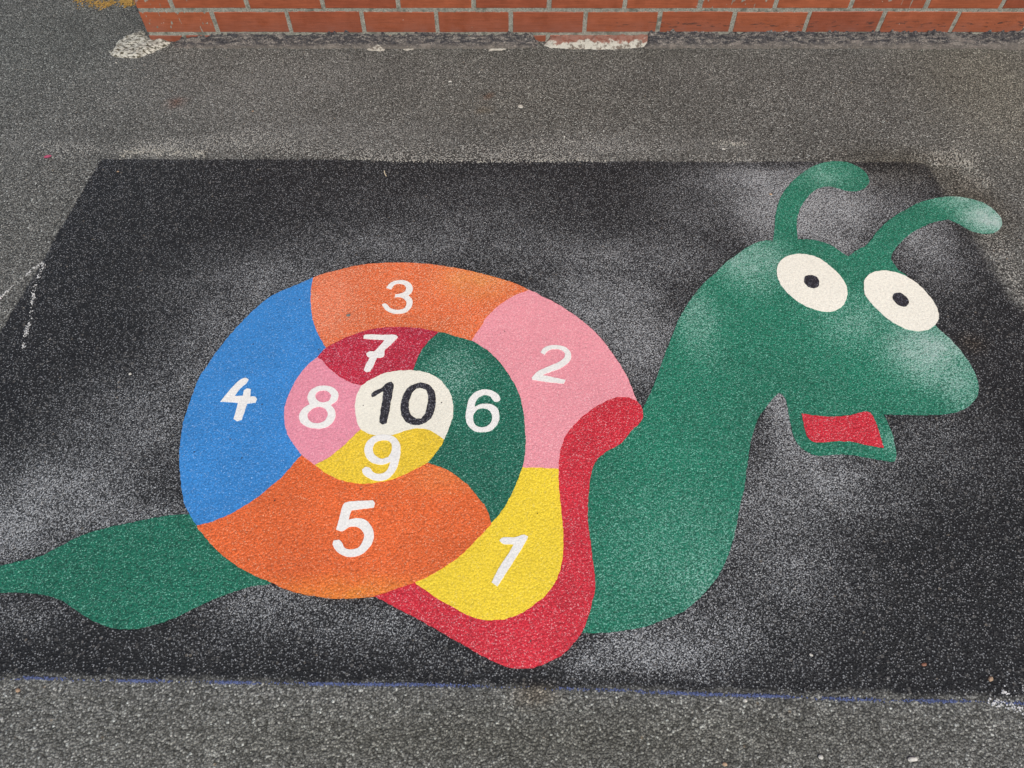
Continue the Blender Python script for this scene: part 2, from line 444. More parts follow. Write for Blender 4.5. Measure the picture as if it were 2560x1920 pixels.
M_OR3 = paint('orange_paint', (.74, .155, .048), .95, (.95, .58, .38), grain=.9, tints=[tn(1190, 700, 150, 80, (.80, .32, .08), .6), tn(820, 760, 130, 160, (.85, .27, .15), .5)],
              )
M_OR5 = paint('deep_orange_paint', (.74, .135, .030), .42, (.95, .62, .38), grain=.95, tints=[tn(900, 1500, 420, 90, (.80, .28, .03), .55), tn(1100, 1200, 150, 60, (.82, .24, .06), .5)])
M_BLUE = paint('blue_paint', (.036, .225, .56), .42, (.45, .66, .95), grain=.7)
M_PINK = paint('pink_paint', (.78, .295, .335), .65, (.97, .62, .62), grain=.45, mott=.06)
M_PINK8 = paint('rose_pink_paint', (.74, .265, .335), .65, (.95, .52, .58), grain=.5, mott=.06)
M_YEL = paint('yellow_paint', (.84, .62, .035), .22, (.95, .85, .40), grain=.6, mott=.07, pits=.95)
M_YEL9 = paint('golden_yellow_paint', (.80, .56, .035), .25, (.95, .80, .35), grain=.7, mott=.1, pits=.94)
M_CREAM = paint('cream_paint', (.80, .775, .645), .25, (.85, .82, .76), grain=.30, mott=.05, pits=.93)
M_WHITE = paint('white_number_paint', (.80, .79, .735), .2, (.85, .85, .85), grain=.30, mott=.05, pits=.97)
M_EYE = paint('ivory_eye_paint', (.84, .82, .70), .25, (.88, .86, .80), grain=.35, mott=.04, pits=.975)
M_BLK = paint('black_number_paint', (.020, .020, .026), .8, (.30, .30, .33), grain=1.2)
M_BLKP = paint('black_pupil_paint', (.018, .019, .026), .7, (.26, .26, .32), grain=1.2)

sc = G(1300, 1050)
snail = empty('snail_painting', (sc[0], sc[1], 0))
tag(snail, 'painted green snail with coloured spiral shell numbered one to ten on the asphalt', 'ground painting')
z = [.0022]
def piece(name, pix, mat, parent=snail, top=None, holes=(), lab=None, **kw):
    if top is None: z[0] += .00022; top = z[0]
    o = child(name, slab(pix, .0004, top, holes, seed=top*9000, **kw), mat, parent)
    o['_z'] = top
    if lab: o['label'] = lab
    return o
# body, head and feelers
body_pix = (fa([(485, 556), (400, 560), (320, 590), (245, 640), (150, 710), (80, 780), (0, 850)])
    + fo([(1490, 650), (1466, 690), (1452, 725)]) + f27([(2140, 590), (2080, 730), (2010, 920), (1960, 1060), (1900, 1220), (1830, 1360), (1795, 1430)])
    + [(1560, 1060), (1450, 1150), (1425, 1300), (1430, 1450), (1440, 1570)]
    + f13([(780, 712), (930, 713), (1050, 701), (1180, 675), (1269, 640)]) + fo([(1480, 1318)]) + fc([(10, 440), (90, 340), (150, 230), (190, 120), (220, 0)])
    + fb([(240, 1330), (275, 1170), (300, 1000), (320, 860), (345, 760), (380, 670), (440, 590), (490, 525), (520, 500), (550, 525), (570, 570), (585, 640), (600, 720), (620, 800), (660, 870),
          (720, 915), (780, 935), (880, 932), (960, 928), (1080, 940), (1180, 960), (1280, 978), (1316, 974), (1330, 940), (1320, 870), (1300, 780), (1270, 710), (1240, 652),
          (1450, 655), (1600, 655), (1700, 645), (1790, 620), (1860, 570), (1895, 510), (1895, 430), (1860, 340), (1790, 230), (1700, 130), (1605, 40)])
    + fa([(1560, 1050), (1480, 900), (1400, 800), (1345, 760), (1300, 700), (1240, 640), (1110, 603), (1060, 622), (998, 668), (940, 630), (880, 590), (800, 560), (720, 548), (640, 551), (560, 570)]))
body = piece('body', body_pix, M_GREEN)
ant1 = fa([(485, 600), (486, 500), (490, 430), (505, 330), (540, 240), (600, 160), (700, 75), (800, 25), (900, 8), (1000, 18), (1080, 55), (1130, 105), (1142, 145), (1120, 185), (1060, 213), (990, 212), (930, 195),
           (860, 180), (790, 195), (740, 230), (690, 290), (655, 360), (640, 440), (638, 600), (560, 640)])
piece('feeler', ant1, M_GREEN, corner=75)
ant2 = fa([(1040, 680), (1105, 606), (1150, 560), (1200, 490), (1300, 400), (1400, 340), (1500, 290), (1620, 260), (1740, 252), (1850, 270), (1950, 305), (2030, 370), (2060, 430), (2040, 480), (1980, 505), (1910, 505),
           (1840, 485), (1760, 440), (1690, 408), (1600, 425), (1500, 465), (1410, 520), (1340, 590), (1300, 650), (1292, 690), (1345, 762), (1400, 800), (1200, 800)])
piece('feeler', ant2, M_GREEN, lab='green feeler with a pale dusted tip')
tail_pix = ([(-230, 1448), (-150, 1425), (-60, 1415)] + ft([(0, 590), (100, 570), (280, 525), (400, 465), (560, 385), (720, 335), (900, 295), (1100, 255), (1240, 238), (1305, 236)])
    + [(560, 1300), (720, 1400)] + ft([(1870, 712), (1750, 730), (1600, 775), (1470, 825), (1330, 890), (1200, 955), (1050, 1005), (920, 1030), (780, 1022), (680, 990), (580, 940), (500, 880), (420, 830), (330, 800), (200, 780), (0, 777)])
    + [(-90, 1482), (-170, 1475)])
piece('tail', tail_pix, M_GREENT)
piece('mouth', fb([(675, 645), (770, 660), (880, 668), (980, 662), (1060, 645), (1120, 632), (1150, 640), (1180, 690), (1210, 770), (1242, 882), (1130, 865), (1020, 840), (900, 838), (780, 845), (730, 825), (705, 780), (690, 710)]), M_RED)
e1 = piece('eye', fa([(503, 770), (520, 710), (570, 665), (680, 648), (790, 675), (880, 740), (950, 810), (988, 880), (985, 960), (945, 1020), (860, 1048), (760, 1030), (660, 985), (570, 910), (520, 840)]), M_EYE)
piece('pupil', fa([(692, 830), (705, 800), (740, 793), (780, 810), (798, 845), (790, 875), (760, 887), (720, 875), (697, 852)]), M_BLKP, e1, top=.0042)
e2 = piece('eye', fa([(1106, 880), (1115, 820), (1160, 780), (1260, 763), (1370, 790), (1470, 850), (1550, 930), (1600, 1000), (1624, 1075), (1600, 1135), (1540, 1175), (1450, 1180), (1350, 1145), (1250, 1080), (1160, 990), (1115, 930)]), M_EYE)
piece('pupil', fa([(1305, 950), (1318, 922), (1355, 916), (1400, 945), (1418, 985), (1400, 1012), (1360, 1008), (1320, 980)]), M_BLKP, e2, top=.0045)
# shell
rim = (f27([(1735, 1340), (1780, 1390), (1800, 1450), (1800, 1520), (1760, 1590), (1690, 1650)]) + fo([(1340, 958), (1310, 975), (1288, 995), (1277, 1022), (1272, 1060), (1270, 1100)])
    + f13([(812, 20), (825, 120), (840, 230), (855, 330), (857, 430), (840, 520), (815, 610), (775, 710), (710, 795), (640, 860), (550, 905), (470, 935), (400, 941), (300, 930), (200, 890), (100, 840), (0, 780)])
    + f82([(740, 950), (620, 880), (500, 820), (420, 775), (345, 737)]) + [(960, 1440), (1150, 1380), (1330, 1300), (1340, 1150), (1380, 1060), (1450, 1010)]
    + f27([(1350, 1340), (1480, 1298), (1600, 1290), (1680, 1308)]))
piece('shell_rim', rim, M_RED)
b26 = f86([(1670, 1115), (1830, 1205), (1960, 1320), (2060, 1450), (2130, 1560)]) + f27([(390, 1160), (440, 1290), (480, 1450), (495, 1640)]) + [(1314, 1111), (1309, 1157)]
b61 = [(1309, 1157), (1294, 1200), (1272.8, 1247), (1249, 1285), (1228, 1307)]
rim_in = fo([(1232, 927), (1217, 952), (1209, 982), (1206, 1011)])
seg = {}
def segment(n, pix, mat, **kw): seg[n] = piece('shell_segment', pix, mat, **kw)
segment(1, fo([(1206, 1000), (1208, 1060), (1213, 1110)]) + f13([(652, 20), (657, 150), (650, 250), (630, 330), (600, 400), (550, 470), (480, 530), (400, 585), (300, 625), (200, 637), (110, 625), (0, 580)])
    + f82([(870, 820), (740, 750), (660, 692), (600, 650), (560, 560), (900, 250)]) + [(1250, 1180), (1300, 1150)], M_YEL, lab='yellow shell segment numbered 1')
segment(2, f27([(540, 110), (700, 185), (860, 265), (1050, 390), (1200, 510), (1350, 660), (1480, 830), (1590, 1000), (1660, 1140), (1710, 1270), (1735, 1340),
                (1680, 1310), (1600, 1293), (1480, 1305), (1350, 1360), (1220, 1440), (1110, 1530)]) + rim_in + [(1396, 1171), (1311, 1168), (1260, 1165)] + [(1230, 1000), (1150, 900), (1130, 850), (1200, 760), (1270, 722)], M_PINK, lab='pink shell segment numbered 2')
segment(3, f46([(1692, 415)]) + f86([(0, 385), (200, 330), (450, 275), (700, 252), (950, 250), (1200, 265), (1450, 300), (1700, 350), (1950, 415), (2190, 490)]) + [(1322, 725)]
    + f27([(400, 160), (250, 250), (130, 350), (50, 440)]) + f86([(1800, 930), (1720, 1040), (1670, 1120), (1500, 1200), (1000, 1150), (300, 1200), (60, 1210), (-200, 1100), (-220, 500)]), M_OR3, lab='speckled orange shell segment numbered 3')
segment(4, f46([(1692, 413), (1500, 500), (1250, 610), (1050, 760), (900, 910), (740, 1090), (600, 1270), (480, 1450)]) + f49([(470, 130), (400, 270), (330, 470), (270, 640), (240, 780), (222, 920), (212, 1080), (222, 1250)])
    + f42([(232, 60), (250, 170), (275, 270), (325, 375), (370, 450), (408, 502), (900, 420), (1500, 100)]) + [(790, 1150), (820, 1000), (850, 900)] + f46([(1850, 1200), (1830, 1180), (1740, 1020), (1690, 880), (1668, 700), (1668, 560)]), M_BLUE, lab='blue shell segment numbered 4')
segment(5, f42([(410, 502), (560, 465), (700, 410), (830, 350), (960, 270), (1080, 190), (1200, 90)]) + f49([(1330, 1310), (1440, 1190), (1560, 1055)]) + [(800, 1120), (1000, 1120)]
    + f89([(1190, 1130), (1330, 1180), (1480, 1260), (1620, 1370), (1720, 1480), (1800, 1590)]) + f82([(1040, 150), (1070, 210), (1087, 272), (1050, 320), (980, 390), (900, 470), (800, 545), (700, 605), (600, 650), (480, 690), (345, 735), (200, 750), (60, 748)])
    + f42([(1800, 1295), (1500, 1240), (1350, 1190), (1230, 1130), (1080, 1070), (960, 1010), (820, 930), (700, 840), (600, 750), (500, 640), (430, 550)]), M_OR5, lab='deep orange shell segment numbered 5')
segment(6, f86([(1310, 1018), (1500, 1065)]) + b26 + b61[1:] + f82([(1070, 210), (1040, 150)]) + f89([(1800, 1590), (1720, 1480), (1620, 1370), (1480, 1260), (1330, 1180), (1190, 1130), (1000, 900), (900, 300)]) + f86([(980, 1420), (1100, 1100)]), M_GREEN6, lab='dark green shell segment numbered 6')
segment(7, f46([(1740, 1295), (1840, 1190)]) + f86([(200, 1120), (330, 1060), (480, 1010), (640, 975), (850, 962), (1100, 975), (1310, 1018), (1200, 1120), (1120, 1220), (1075, 1320), (1030, 1440)])
    + [(1020, 960), (900, 985)] + f89([(300, 270), (150, 230), (20, 110)]), M_CRIM, lab='crimson shell segment numbered 7')
segment(8, f46([(1740, 1295), (1660, 1360), (1580, 1440)]) + f49([(1500, 230), (1420, 390), (1378, 540), (1375, 650), (1395, 780), (1450, 890), (1560, 1040), (1710, 1160)]) + f89([(130, 1120), (400, 950), (600, 800), (600, 300), (465, 280), (390, 265), (300, 230), (200, 170), (100, 90), (20, 0)]), M_PINK8, lab='rose pink shell segment numbered 8')
segment(9, f89([(450, 765), (360, 850), (260, 950), (130, 1050)]) + f49([(1880, 1070), (1710, 1158), (1850, 1260), (2000, 1325)]) + f89([(350, 1355), (520, 1365), (700, 1345), (880, 1290), (1030, 1215), (1190, 1130), (1290, 1010), (1372, 880), (1350, 800), (1100, 700), (600, 700)]), M_YEL9, lab='golden yellow shell segment numbered 9')
segment(10, f89([(465, 280), (580, 205), (720, 145), (850, 118), (1020, 114), (1180, 140), (1310, 205), (1400, 300), (1450, 390), (1475, 500), (1470, 620), (1440, 720), (1372, 878), (1300, 825), (1200, 775), (1100, 752), (960, 775), (850, 815), (740, 835), (600, 830),
                 (520, 805), (450, 765), (400, 640), (388, 520), (400, 400), (430, 330)]), M_CREAM, lab='cream centre of the shell numbered 10')
# numbers
NT = .0066
def number(n, pix, holes=(), mat=None, part=0, **kw):
    holes = [[(sum(q[0] for q in hl)/len(hl)+(p[0]-sum(q[0] for q in hl)/len(hl))*1.09, sum(q[1] for q in hl)/len(hl)+(p[1]-sum(q[1] for q in hl)/len(hl))*1.09) for p in hl] for hl in holes]
    z_ = seg[n]['_z']+.0012+.0002*part
    return piece('number', pix, mat or M_WHITE, seg[n], top=z_, holes=holes, step=.003, amp=.0007, **kw)
number(1, f13([(250, 130), (265, 113), (350, 108), (410, 93), (432, 105), (415, 140), (335, 270), (238, 422), (200, 395), (250, 300), (310, 210), (340, 155), (270, 150)]))
number(2, f27([(668, 800), (700, 755), (760, 728), (860, 720), (950, 745), (1000, 800), (1005, 870), (970, 920), (880, 980), (790, 1012), (690, 1050), (800, 1072), (945, 1105), (930, 1145), (760, 1130), (580, 1102), (572, 1078), (640, 1010), (780, 945), (880, 900), (930, 860), (940, 810), (900, 775), (840, 763), (780, 770), (735, 800), (715, 825)]))
number(3, f86([(733, 530), (750, 500), (800, 462), (870, 444), (950, 450), (1010, 490), (1028, 535), (1015, 580), (975, 612), (1010, 645), (1025, 690), (1005, 750), (955, 795), (870, 815), (790, 805), (720, 765), (683, 712), (700, 702), (735, 705), (770, 745), (830, 770), (890, 768), (940, 745), (955, 695), (935, 655), (890, 632), (830, 632), (830, 600), (890, 590), (940, 565), (950, 530), (930, 497), (880, 483), (830, 492), (785, 545)]))
number(4, f49([(665, 460), (800, 300), (890, 215), (940, 197), (980, 212), (960, 250), (900, 300), (822, 397), (915, 395), (925, 335), (960, 313), (1005, 322), (998, 402), (1050, 405), (1072, 430), (1055, 470), (965, 480), (935, 570), (905, 660), (850, 675), (815, 650), (845, 540), (862, 472)]))
number(5, f82([(150, 152), (170, 140), (335, 128), (348, 145), (340, 175), (200, 192), (180, 252), (230, 242), (290, 255), (330, 300), (342, 350), (325, 410), (280, 460), (230, 484), (170, 486), (110, 455), (80, 410), (85, 385), (120, 378), (138, 395), (155, 430), (190, 440), (240, 430), (270, 390), (280, 350), (262, 315), (225, 295), (185, 298), (140, 325), (103, 315)]))
number(6, f89([(1995, 425), (1960, 370), (1890, 335), (1800, 325), (1710, 360), (1650, 430), (1625, 520), (1610, 630), (1630, 710), (1700, 780), (1800, 798), (1900, 775), (1965, 700), (1985, 620), (1965, 540), (1910, 495), (1820, 482), (1750, 495), (1712, 520), (1722, 460), (1760, 410), (1820, 385), (1880, 400), (1925, 455), (1960, 460), (1990, 445)]),
       holes=[f89([(1800, 542), (1860, 560), (1893, 610), (1890, 670), (1850, 720), (1790, 735), (1730, 715), (1703, 660), (1715, 590), (1750, 553)])])
number(7, f86([(480, 1090), (482, 1060), (500, 1048), (700, 1048), (835, 1050), (862, 1072), (790, 1150), (712, 1222), (712, 1250), (705, 1285), (670, 1300), (630, 1302), (590, 1390), (555, 1450), (510, 1458), (482, 1440), (500, 1390), (550, 1300), (520, 1285), (512, 1255), (550, 1232), (600, 1232), (660, 1170), (715, 1105), (600, 1098)]))
number(8, f49([(1820, 283), (1900, 298), (1955, 340), (1975, 395), (1950, 455), (1888, 495), (1935, 560), (1935, 640), (1890, 710), (1820, 748), (1740, 757), (1620, 735), (1550, 680), (1540, 600), (1590, 530), (1655, 490), (1632, 420), (1660, 340), (1730, 295)]),
       holes=[f49([(1805, 340), (1860, 358), (1885, 400), (1860, 448), (1800, 463), (1745, 440), (1724, 395), (1750, 355)]), f49([(1760, 523), (1825, 550), (1846, 600), (1820, 660), (1760, 690), (1690, 685), (1645, 640), (1645, 590), (1690, 545)])])
number(9, f89([(720, 823), (820, 850), (880, 920), (890, 1000), (870, 1130), (830, 1230), (750, 1310), (660, 1338), (550, 1310), (480, 1260), (465, 1210), (500, 1180), (555, 1195), (590, 1240), (640, 1260), (720, 1240), (760, 1180), (778, 1125), (700, 1155), (620, 1150), (540, 1110), (490, 1010), (510, 920), (580, 850), (650, 828)]),
       holes=[f89([(700, 895), (760, 905), (787, 940), (780, 1010), (750, 1065), (680, 1082), (620, 1050), (592, 995), (610, 930), (650, 903)])])
one = slab(f89([(570, 395), (580, 360), (690, 300), (745, 250), (790, 240), (812, 265), (800, 380), (780, 480), (760, 600), (735, 700), (690, 712), (655, 690), (670, 560), (690, 440), (702, 345), (650, 370), (600, 405), (575, 410)]), .0004, seg[10]['_z']+.0009, step=.003, amp=.0012)
zero = slab(f89([(1110, 250), (1200, 270), (1260, 340), (1280, 430), (1265, 560), (1220, 650), (1120, 710), (1030, 715), (950, 680), (900, 600), (892, 510), (920, 390), (980, 300)]), .0004, seg[10]['_z']+.0009,
            holes=[f89([(1120, 310), (1170, 330), (1195, 380), (1190, 470), (1160, 590), (1120, 645), (1060, 645), (1010, 610), (985, 540), (990, 430), (1030, 350), (1070, 315)])], step=.003, amp=.0012)
bm = bmesh.new(); bm.from_mesh(one); bm.from_mesh(zero); ten = bpy.data.meshes.new('ten'); bm.to_mesh(ten); bm.free()
t10 = child('number', ten, M_BLK, seg[10]); t10['label'] = 'black number 10'
for o in list(C.objects):
    if '_z' in o.keys(): del o['_z']

# ---------------------------------------------------------------- the brick building
BR = N('red_brick'); P = BR.pos()
rn = BR.attr('rnd').outputs['Fac']; rz = BR.sep(BR.attr('rnd').outputs['Color'])
st = BR.n('ShaderNodeMapping'); BR.l(P, st.inputs[0]); st.inputs['Scale'].default_value = (14, 14, 260)
f1, _ = BR.noise(st.outputs[0], 1.0, 3, .6); f2, _ = BR.noise(P, 26, 5, .65); f3, _ = BR.noise(P, 240, 3, .6)
c = BR.mix(rn, (.255, .062, .027), (.325, .086, .034))
c = BR.mix(1.0, c, BR.lin(f1, .3, .7, .84, 1.14), 'MULTIPLY')
c = BR.mix(1.0, c, BR.lin(f2, .3, .7, .84, 1.14), 'MULTIPLY')
pz = BR.n('ShaderNodeSeparateXYZ'); BR.l(P, pz.inputs[0])
low = BR.sstep(pz.outputs['Z'], .10, .03)                # splash dirt on the lowest courses
c = BR.mix(BR.math('MULTIPLY', low, BR.lin(f2, .35, .65, .1, .45)), c, (.16, .085, .07))
# black scuffs in a band low down and white lime flecks
bandm = BR.math('MULTIPLY', BR.sstep(pz.outputs['Z'], .045, .056), BR.sstep(pz.outputs['Z'], .078, .066))
mm = BR.n('ShaderNodeMapping'); BR.l(P, mm.inputs[0]); mm.inputs['Scale'].default_value = (30, 30, 150)
f5, _ = BR.noise(mm.outputs[0], 1.0, 3, .6)
scm = BR.math('MULTIPLY', bandm, BR.math('MULTIPLY', BR.sstep(f5, .56, .64), BR.sstep(pz.outputs['X'], .15, .5)))
c = BR.mix(BR.math('MULTIPLY', scm, .8), c, (.035, .025, .022))
vv = BR.vor(P, 90); vc = BR.sep(vv.outputs['Color'])
fl = BR.math('MULTIPLY', BR.sstep(vc[0], .985, .99), BR.sstep(vv.outputs['Distance'], .18, .10))
c = BR.mix(BR.math('MULTIPLY', fl, .7), c, (.55, .45, .38))
BR.l(c, BR.b.inputs['Base Color']); BR.l(BR.lin(f2, .3, .7, .42, .62), BR.b.inputs['Roughness'])
BR.l(BR.bump(BR.math('ADD', f3, BR.math('MULTIPLY', f1, .6)), .0012, .6), BR.b.inputs['Normal'])
M_BRICK = BR.m
MO = N('lime_mortar'); P = MO.pos(); f1, _ = MO.noise(P, 320, 4, .7); f2, _ = MO.noise(P, 40, 4, .6)
c = MO.mix(MO.lin(f1, .32, .68), (.14, .136, .11), (.43, .42, .35)); c = MO.mix(MO.math('MULTIPLY', MO.sstep(f2, .50, .66), .75), c, (.10, .105, .08))
MO.l(c, MO.b.inputs['Base Color']); MO.b.inputs['Roughness'].default_value = .95
MO.l(MO.bump(f1, .003, .9), MO.b.inputs['Normal']); M_MORTAR = MO.m

WY = 2.407; WX = -1.247; L, D, HH, J = .236, .113, .0715, .014
building = empty('brick_building', (WX, WY, 0))
tag(building, 'red brick building wall with grey mortar joints beyond the painted snail', 'building')
verts, faces, rnds = [], [], []
def brick(x0, x1, y0, y1, z0, z1):
    """brick with arrises knocked off and slightly uneven corners"""
    b = .0016
    r = random.random()
    base = len(verts)
    if random.random() < .12: r = r*1.5-.6
    j = lambda: random.uniform(-.0009, .0009)
    jx0, jx1, jz0, jz1, jy = j(), j(), j()*1.3, j()*1.3, j()*.8
    x0 += jx0; x1 += jx1; z0 += jz0; z1 += jz1; y0 += jy; 
    tl = random.uniform(-.0012, .0012)
    # front ring subdivided along x for wavy edges
    nx = max(3, int((x1-x0)/.02)); ring = []
    def wv(x, zz): return noise.noise(Vector((x*55, zz*70, 2)))*.0011
    bot = [(x0+(x1-x0)*i/nx, z0) for i in range(nx+1)]; topp = [(x1-(x1-x0)*i/nx, z1) for i in range(nx+1)]
    ring = [(x, zz+wv(x, zz)+tl*(x-x0)/(x1-x0)) for x, zz in bot+topp]
    n = len(ring); cx, cz = (x0+x1)/2, (z0+z1)/2
    for x, zz in ring:
        sx = (x-cx)/(x1-x0)*2; sz = (zz-cz)/(z1-z0)*2
        verts.append((x-b*sx, y0, zz-b*(1 if sz > 0 else -1)))
    for x, zz in ring: verts.append((x, y0+b, zz))
    for x, zz in ring: verts.append((x, y1, zz))
    faces.append(tuple(base+i for i in range(n))); rnds.append(r)
    for k in (0, 1):
        for i in range(n):
            a = base+k*n+i; b2 = base+k*n+(i+1) % n
            faces.append((a, a+n, b2+n, b2)); rnds.append(r)
    faces.append(tuple(base+2*n+n-1-i for i in range(n))); rnds.append(r)
def sbox(x0, x1, y0, y1, z0, z1):
    base = len(verts); r = random.random()
    for zz in (z0, z1):
        for x, y in ((x0, y0), (x1, y0), (x1, y1), (x0, y1)): verts.append((x, y, zz))
    for f in ((3, 2, 1, 0), (4, 5, 6, 7), (0, 1, 5, 4), (1, 2, 6, 5), (2, 3, 7, 6), (3, 0, 4, 7)): faces.append(tuple(base+i for i in f)); rnds.append(r)
XE, YE = 4.8, 5.2
for k in range(-1, 30):
    z0 = .0335+k*.0833; z1 = z0+HH
    even = (k % 2 == 0)
    x = WX
    if even: brick(x, x+L, WY, WY+D, z0, z1); x += L+J
    else: brick(x, x+D, WY, WY+L, z0, z1); x += D+J
    while x < XE: brick(x, x+L, WY, WY+D, z0, z1); x += L+J
    y = WY+(D if even else L)+J
    while y < YE: sbox(WX+random.uniform(-.0008, .0008), WX+D, y, y+L, z0, z1); y += L+J
me = bpy.data.meshes.new('bricks'); me.from_pydata(verts, [], faces); me.update()
at = me.attributes.new('rnd', 'FLOAT', 'FACE')
for i, r in enumerate(rnds): at.data[i].value = r
child('wall', me, M_BRICK, building)
# mortar bed, its face just behind the bricks with a struck, lumpy surface
verts, faces = [], []
nx, nz = 1500, 26
x0 = WX+.004
for jz in range(nz+1):
    for i in range(nx+1):
        x = x0+(3.6-x0)*i/nx; zz = -.04+.34*jz/nz
        n_ = noise.noise(Vector((x*130, 0, zz*130)))
        verts.append((x, WY+.0012+n_*.0014, zz))
for jz in range(nz):
    for i in range(nx):
        a = jz*(nx+1)+i; faces.append((a, a+1, a+nx+2, a+nx+1))
def addbox(x0, x1, y0, y1, z0, z1):
    b = len(verts)
    for zz in (z0, z1):
        for x, y in ((x0, y0), (x1, y0), (x1, y1), (x0, y1)): verts.append((x, y, zz))
    for f in ((3, 2, 1, 0), (4, 5, 6, 7), (0, 1, 5, 4), (1, 2, 6, 5), (2, 3, 7, 6), (3, 0, 4, 7)): faces.append(tuple(b+i for i in f))
addbox(WX+.005, XE, WY+.007, YE, -.04, 2.52)
me = bpy.data.meshes.new('mortar'); me.from_pydata(verts, [], faces); me.update()
child('mortar', me, M_MORTAR, building)
verts, faces = [], []; addbox(WX-.01, XE, WY-.01, YE, 2.53, 2.60)
me = bpy.data.meshes.new('coping'); me.from_pydata(verts, [], faces); me.update()
child('coping', me, simple('coping_concrete', (.35, .34, .32)), building)

# rough tarry fillet sealing wall to ground
TA = N('tar_and_mortar_fillet'); P = TA.pos()
mp = TA.n('ShaderNodeMapping'); TA.l(P, mp.inputs[0]); mp.inputs['Scale'].default_value = (1, 3, 3)
f1, _ = TA.noise(mp.outputs[0], 38, 6, .75); f2, _ = TA.noise(P, 260, 4, .7); f3, _ = TA.noise(mp.outputs[0], 9, 3, .6)
c = TA.mix(TA.sstep(f1, .44, .62), (.035, .034, .037), (.19, .172, .15))
c = TA.mix(1.0, c, TA.lin(f2, .35, .65, .15, 1.9), 'MULTIPLY')
c = TA.mix(TA.math('MULTIPLY', TA.sstep(f3, .56, .68), .6), c, (.24, .21, .18))
sy = TA.n('ShaderNodeSeparateXYZ'); TA.l(P, sy.inputs[0])
c = TA.mix(TA.math('MULTIPLY', TA.sstep(TA.math('ADD', sy.outputs['Y'], TA.math('MULTIPLY', f1, .02)), 2.407-.018, 2.407-.036), .6), c, TA.mix(f2, (.12, .105, .085), (.27, .235, .195)))
TA.l(c, TA.b.inputs['Base Color']); TA.b.inputs['Roughness'].default_value = .9
TA.l(TA.bump(f2, .004, 1.0), TA.b.inputs['Normal'])
verts, faces = [], []
nx, ny = 1900, 18; xa, xb = -1.16, 3.6
for i in range(nx+1):
    x = xa+(xb-xa)*i/nx
    wdt = .044+noise.noise(Vector((x*75, 2, 3)))*.006+noise.noise(Vector((x*4, 0, 1)))*.008+noise.noise(Vector((x*30, 0, 7)))*.003
    if x > 1.5: wdt += (x-1.5)*.05
    hgt = .027+noise.noise(Vector((x*28, 5, 1)))*.007+noise.noise(Vector((x*6, 3, 1)))*.010
    if x < -.98: hgt -= .012*(-.98-x)/.18
    if x > .45: hgt += .008
    hole = max(0, 1-abs((x-.27)/.20))                       # gap where the pale footing shows
    hole = min(1, hole*6)
    endf = min(1, (x-xa)/.05)
    hgt = hgt*(1-hole)*endf - .006*hole
    for j in range(ny+1):
        t = j/ny
        y = WY+.004-(wdt+.004)*t
        lumpy = noise.noise(Vector((x*75, y*75, 11)))
        zz = hgt*(1-t)**.8*(1.0)+.0015+max(0, lumpy-.12)*.020*(1-t)-max(0, -lumpy-.2)*.012*(1-t)+noise.noise(Vector((x*60, y*60, 4)))*.0035*(1-t*.6)+noise.noise(Vector((x*190, y*190, 4)))*.0016
        if j == ny: zz = -.003
        verts.append((x, y, max(zz, -.004) if not hole else zz*(1-hole)-.006*hole))
for i in range(nx):
    for j in range(ny):
        a = i*(ny+1)+j; faces.append((a, a+1, a+ny+2, a+ny+1))
me = bpy.data.meshes.new('fillet'); me.from_pydata(verts, [], faces); me.update()
o = child('base_fillet', me, TA.m, building)

CO = N('pale_footing_concrete'); P = CO.pos()
mp = CO.n('ShaderNodeMapping'); CO.l(P, mp.inputs[0]); mp.inputs['Scale'].default_value = (1, 2.2, 1)
f1, _ = CO.noise(mp.outputs[0], 75, 6, .75); f2, _ = CO.noise(P, 300, 3, .7)
c = CO.mix(CO.sstep(f1, .44, .54), (.075, .065, .04), (.62, .60, .51)); c = CO.mix(1.0, c, CO.lin(f2, .3, .7, .75, 1.2), 'MULTIPLY')
CO.l(c, CO.b.inputs['Base Color']); CO.b.inputs['Roughness'].default_value = .95
CO.l(CO.bump(CO.math('ADD', f1, CO.math('MULTIPLY', f2, .4)), .006, 1.0), CO.b.inputs['Normal'])
CW = N('white_footing_mortar'); P = CW.pos()
f1, _ = CW.noise(P, 45, 5, .7); f2, _ = CW.noise(P, 300, 3, .7)
c = CW.mix(CW.sstep(f1, .38, .50), (.17, .14, .11), (.55, .53, .45))
sy = CW.n('ShaderNodeSeparateXYZ'); CW.l(P, sy.inputs[0])
c = CW.mix(CW.math('MULTIPLY', CW.sstep(CW.math('ADD', sy.outputs['Y'], CW.math('MULTIPLY', CW.noise(P, 16, 4, .7)[0], .11)), 2.407+.030, 2.407+.040), .85), c, (.24, .075, .045)); c = CW.mix(1.0, c, CW.lin(f2, .3, .7, .8, 1.15), 'MULTIPLY')
CW.l(c, CW.b.inputs['Base Color']); CW.b.inputs['Roughness'].default_value = .95
CW.l(CW.bump(f2, .004, 1.0), CW.b.inputs['Normal'])

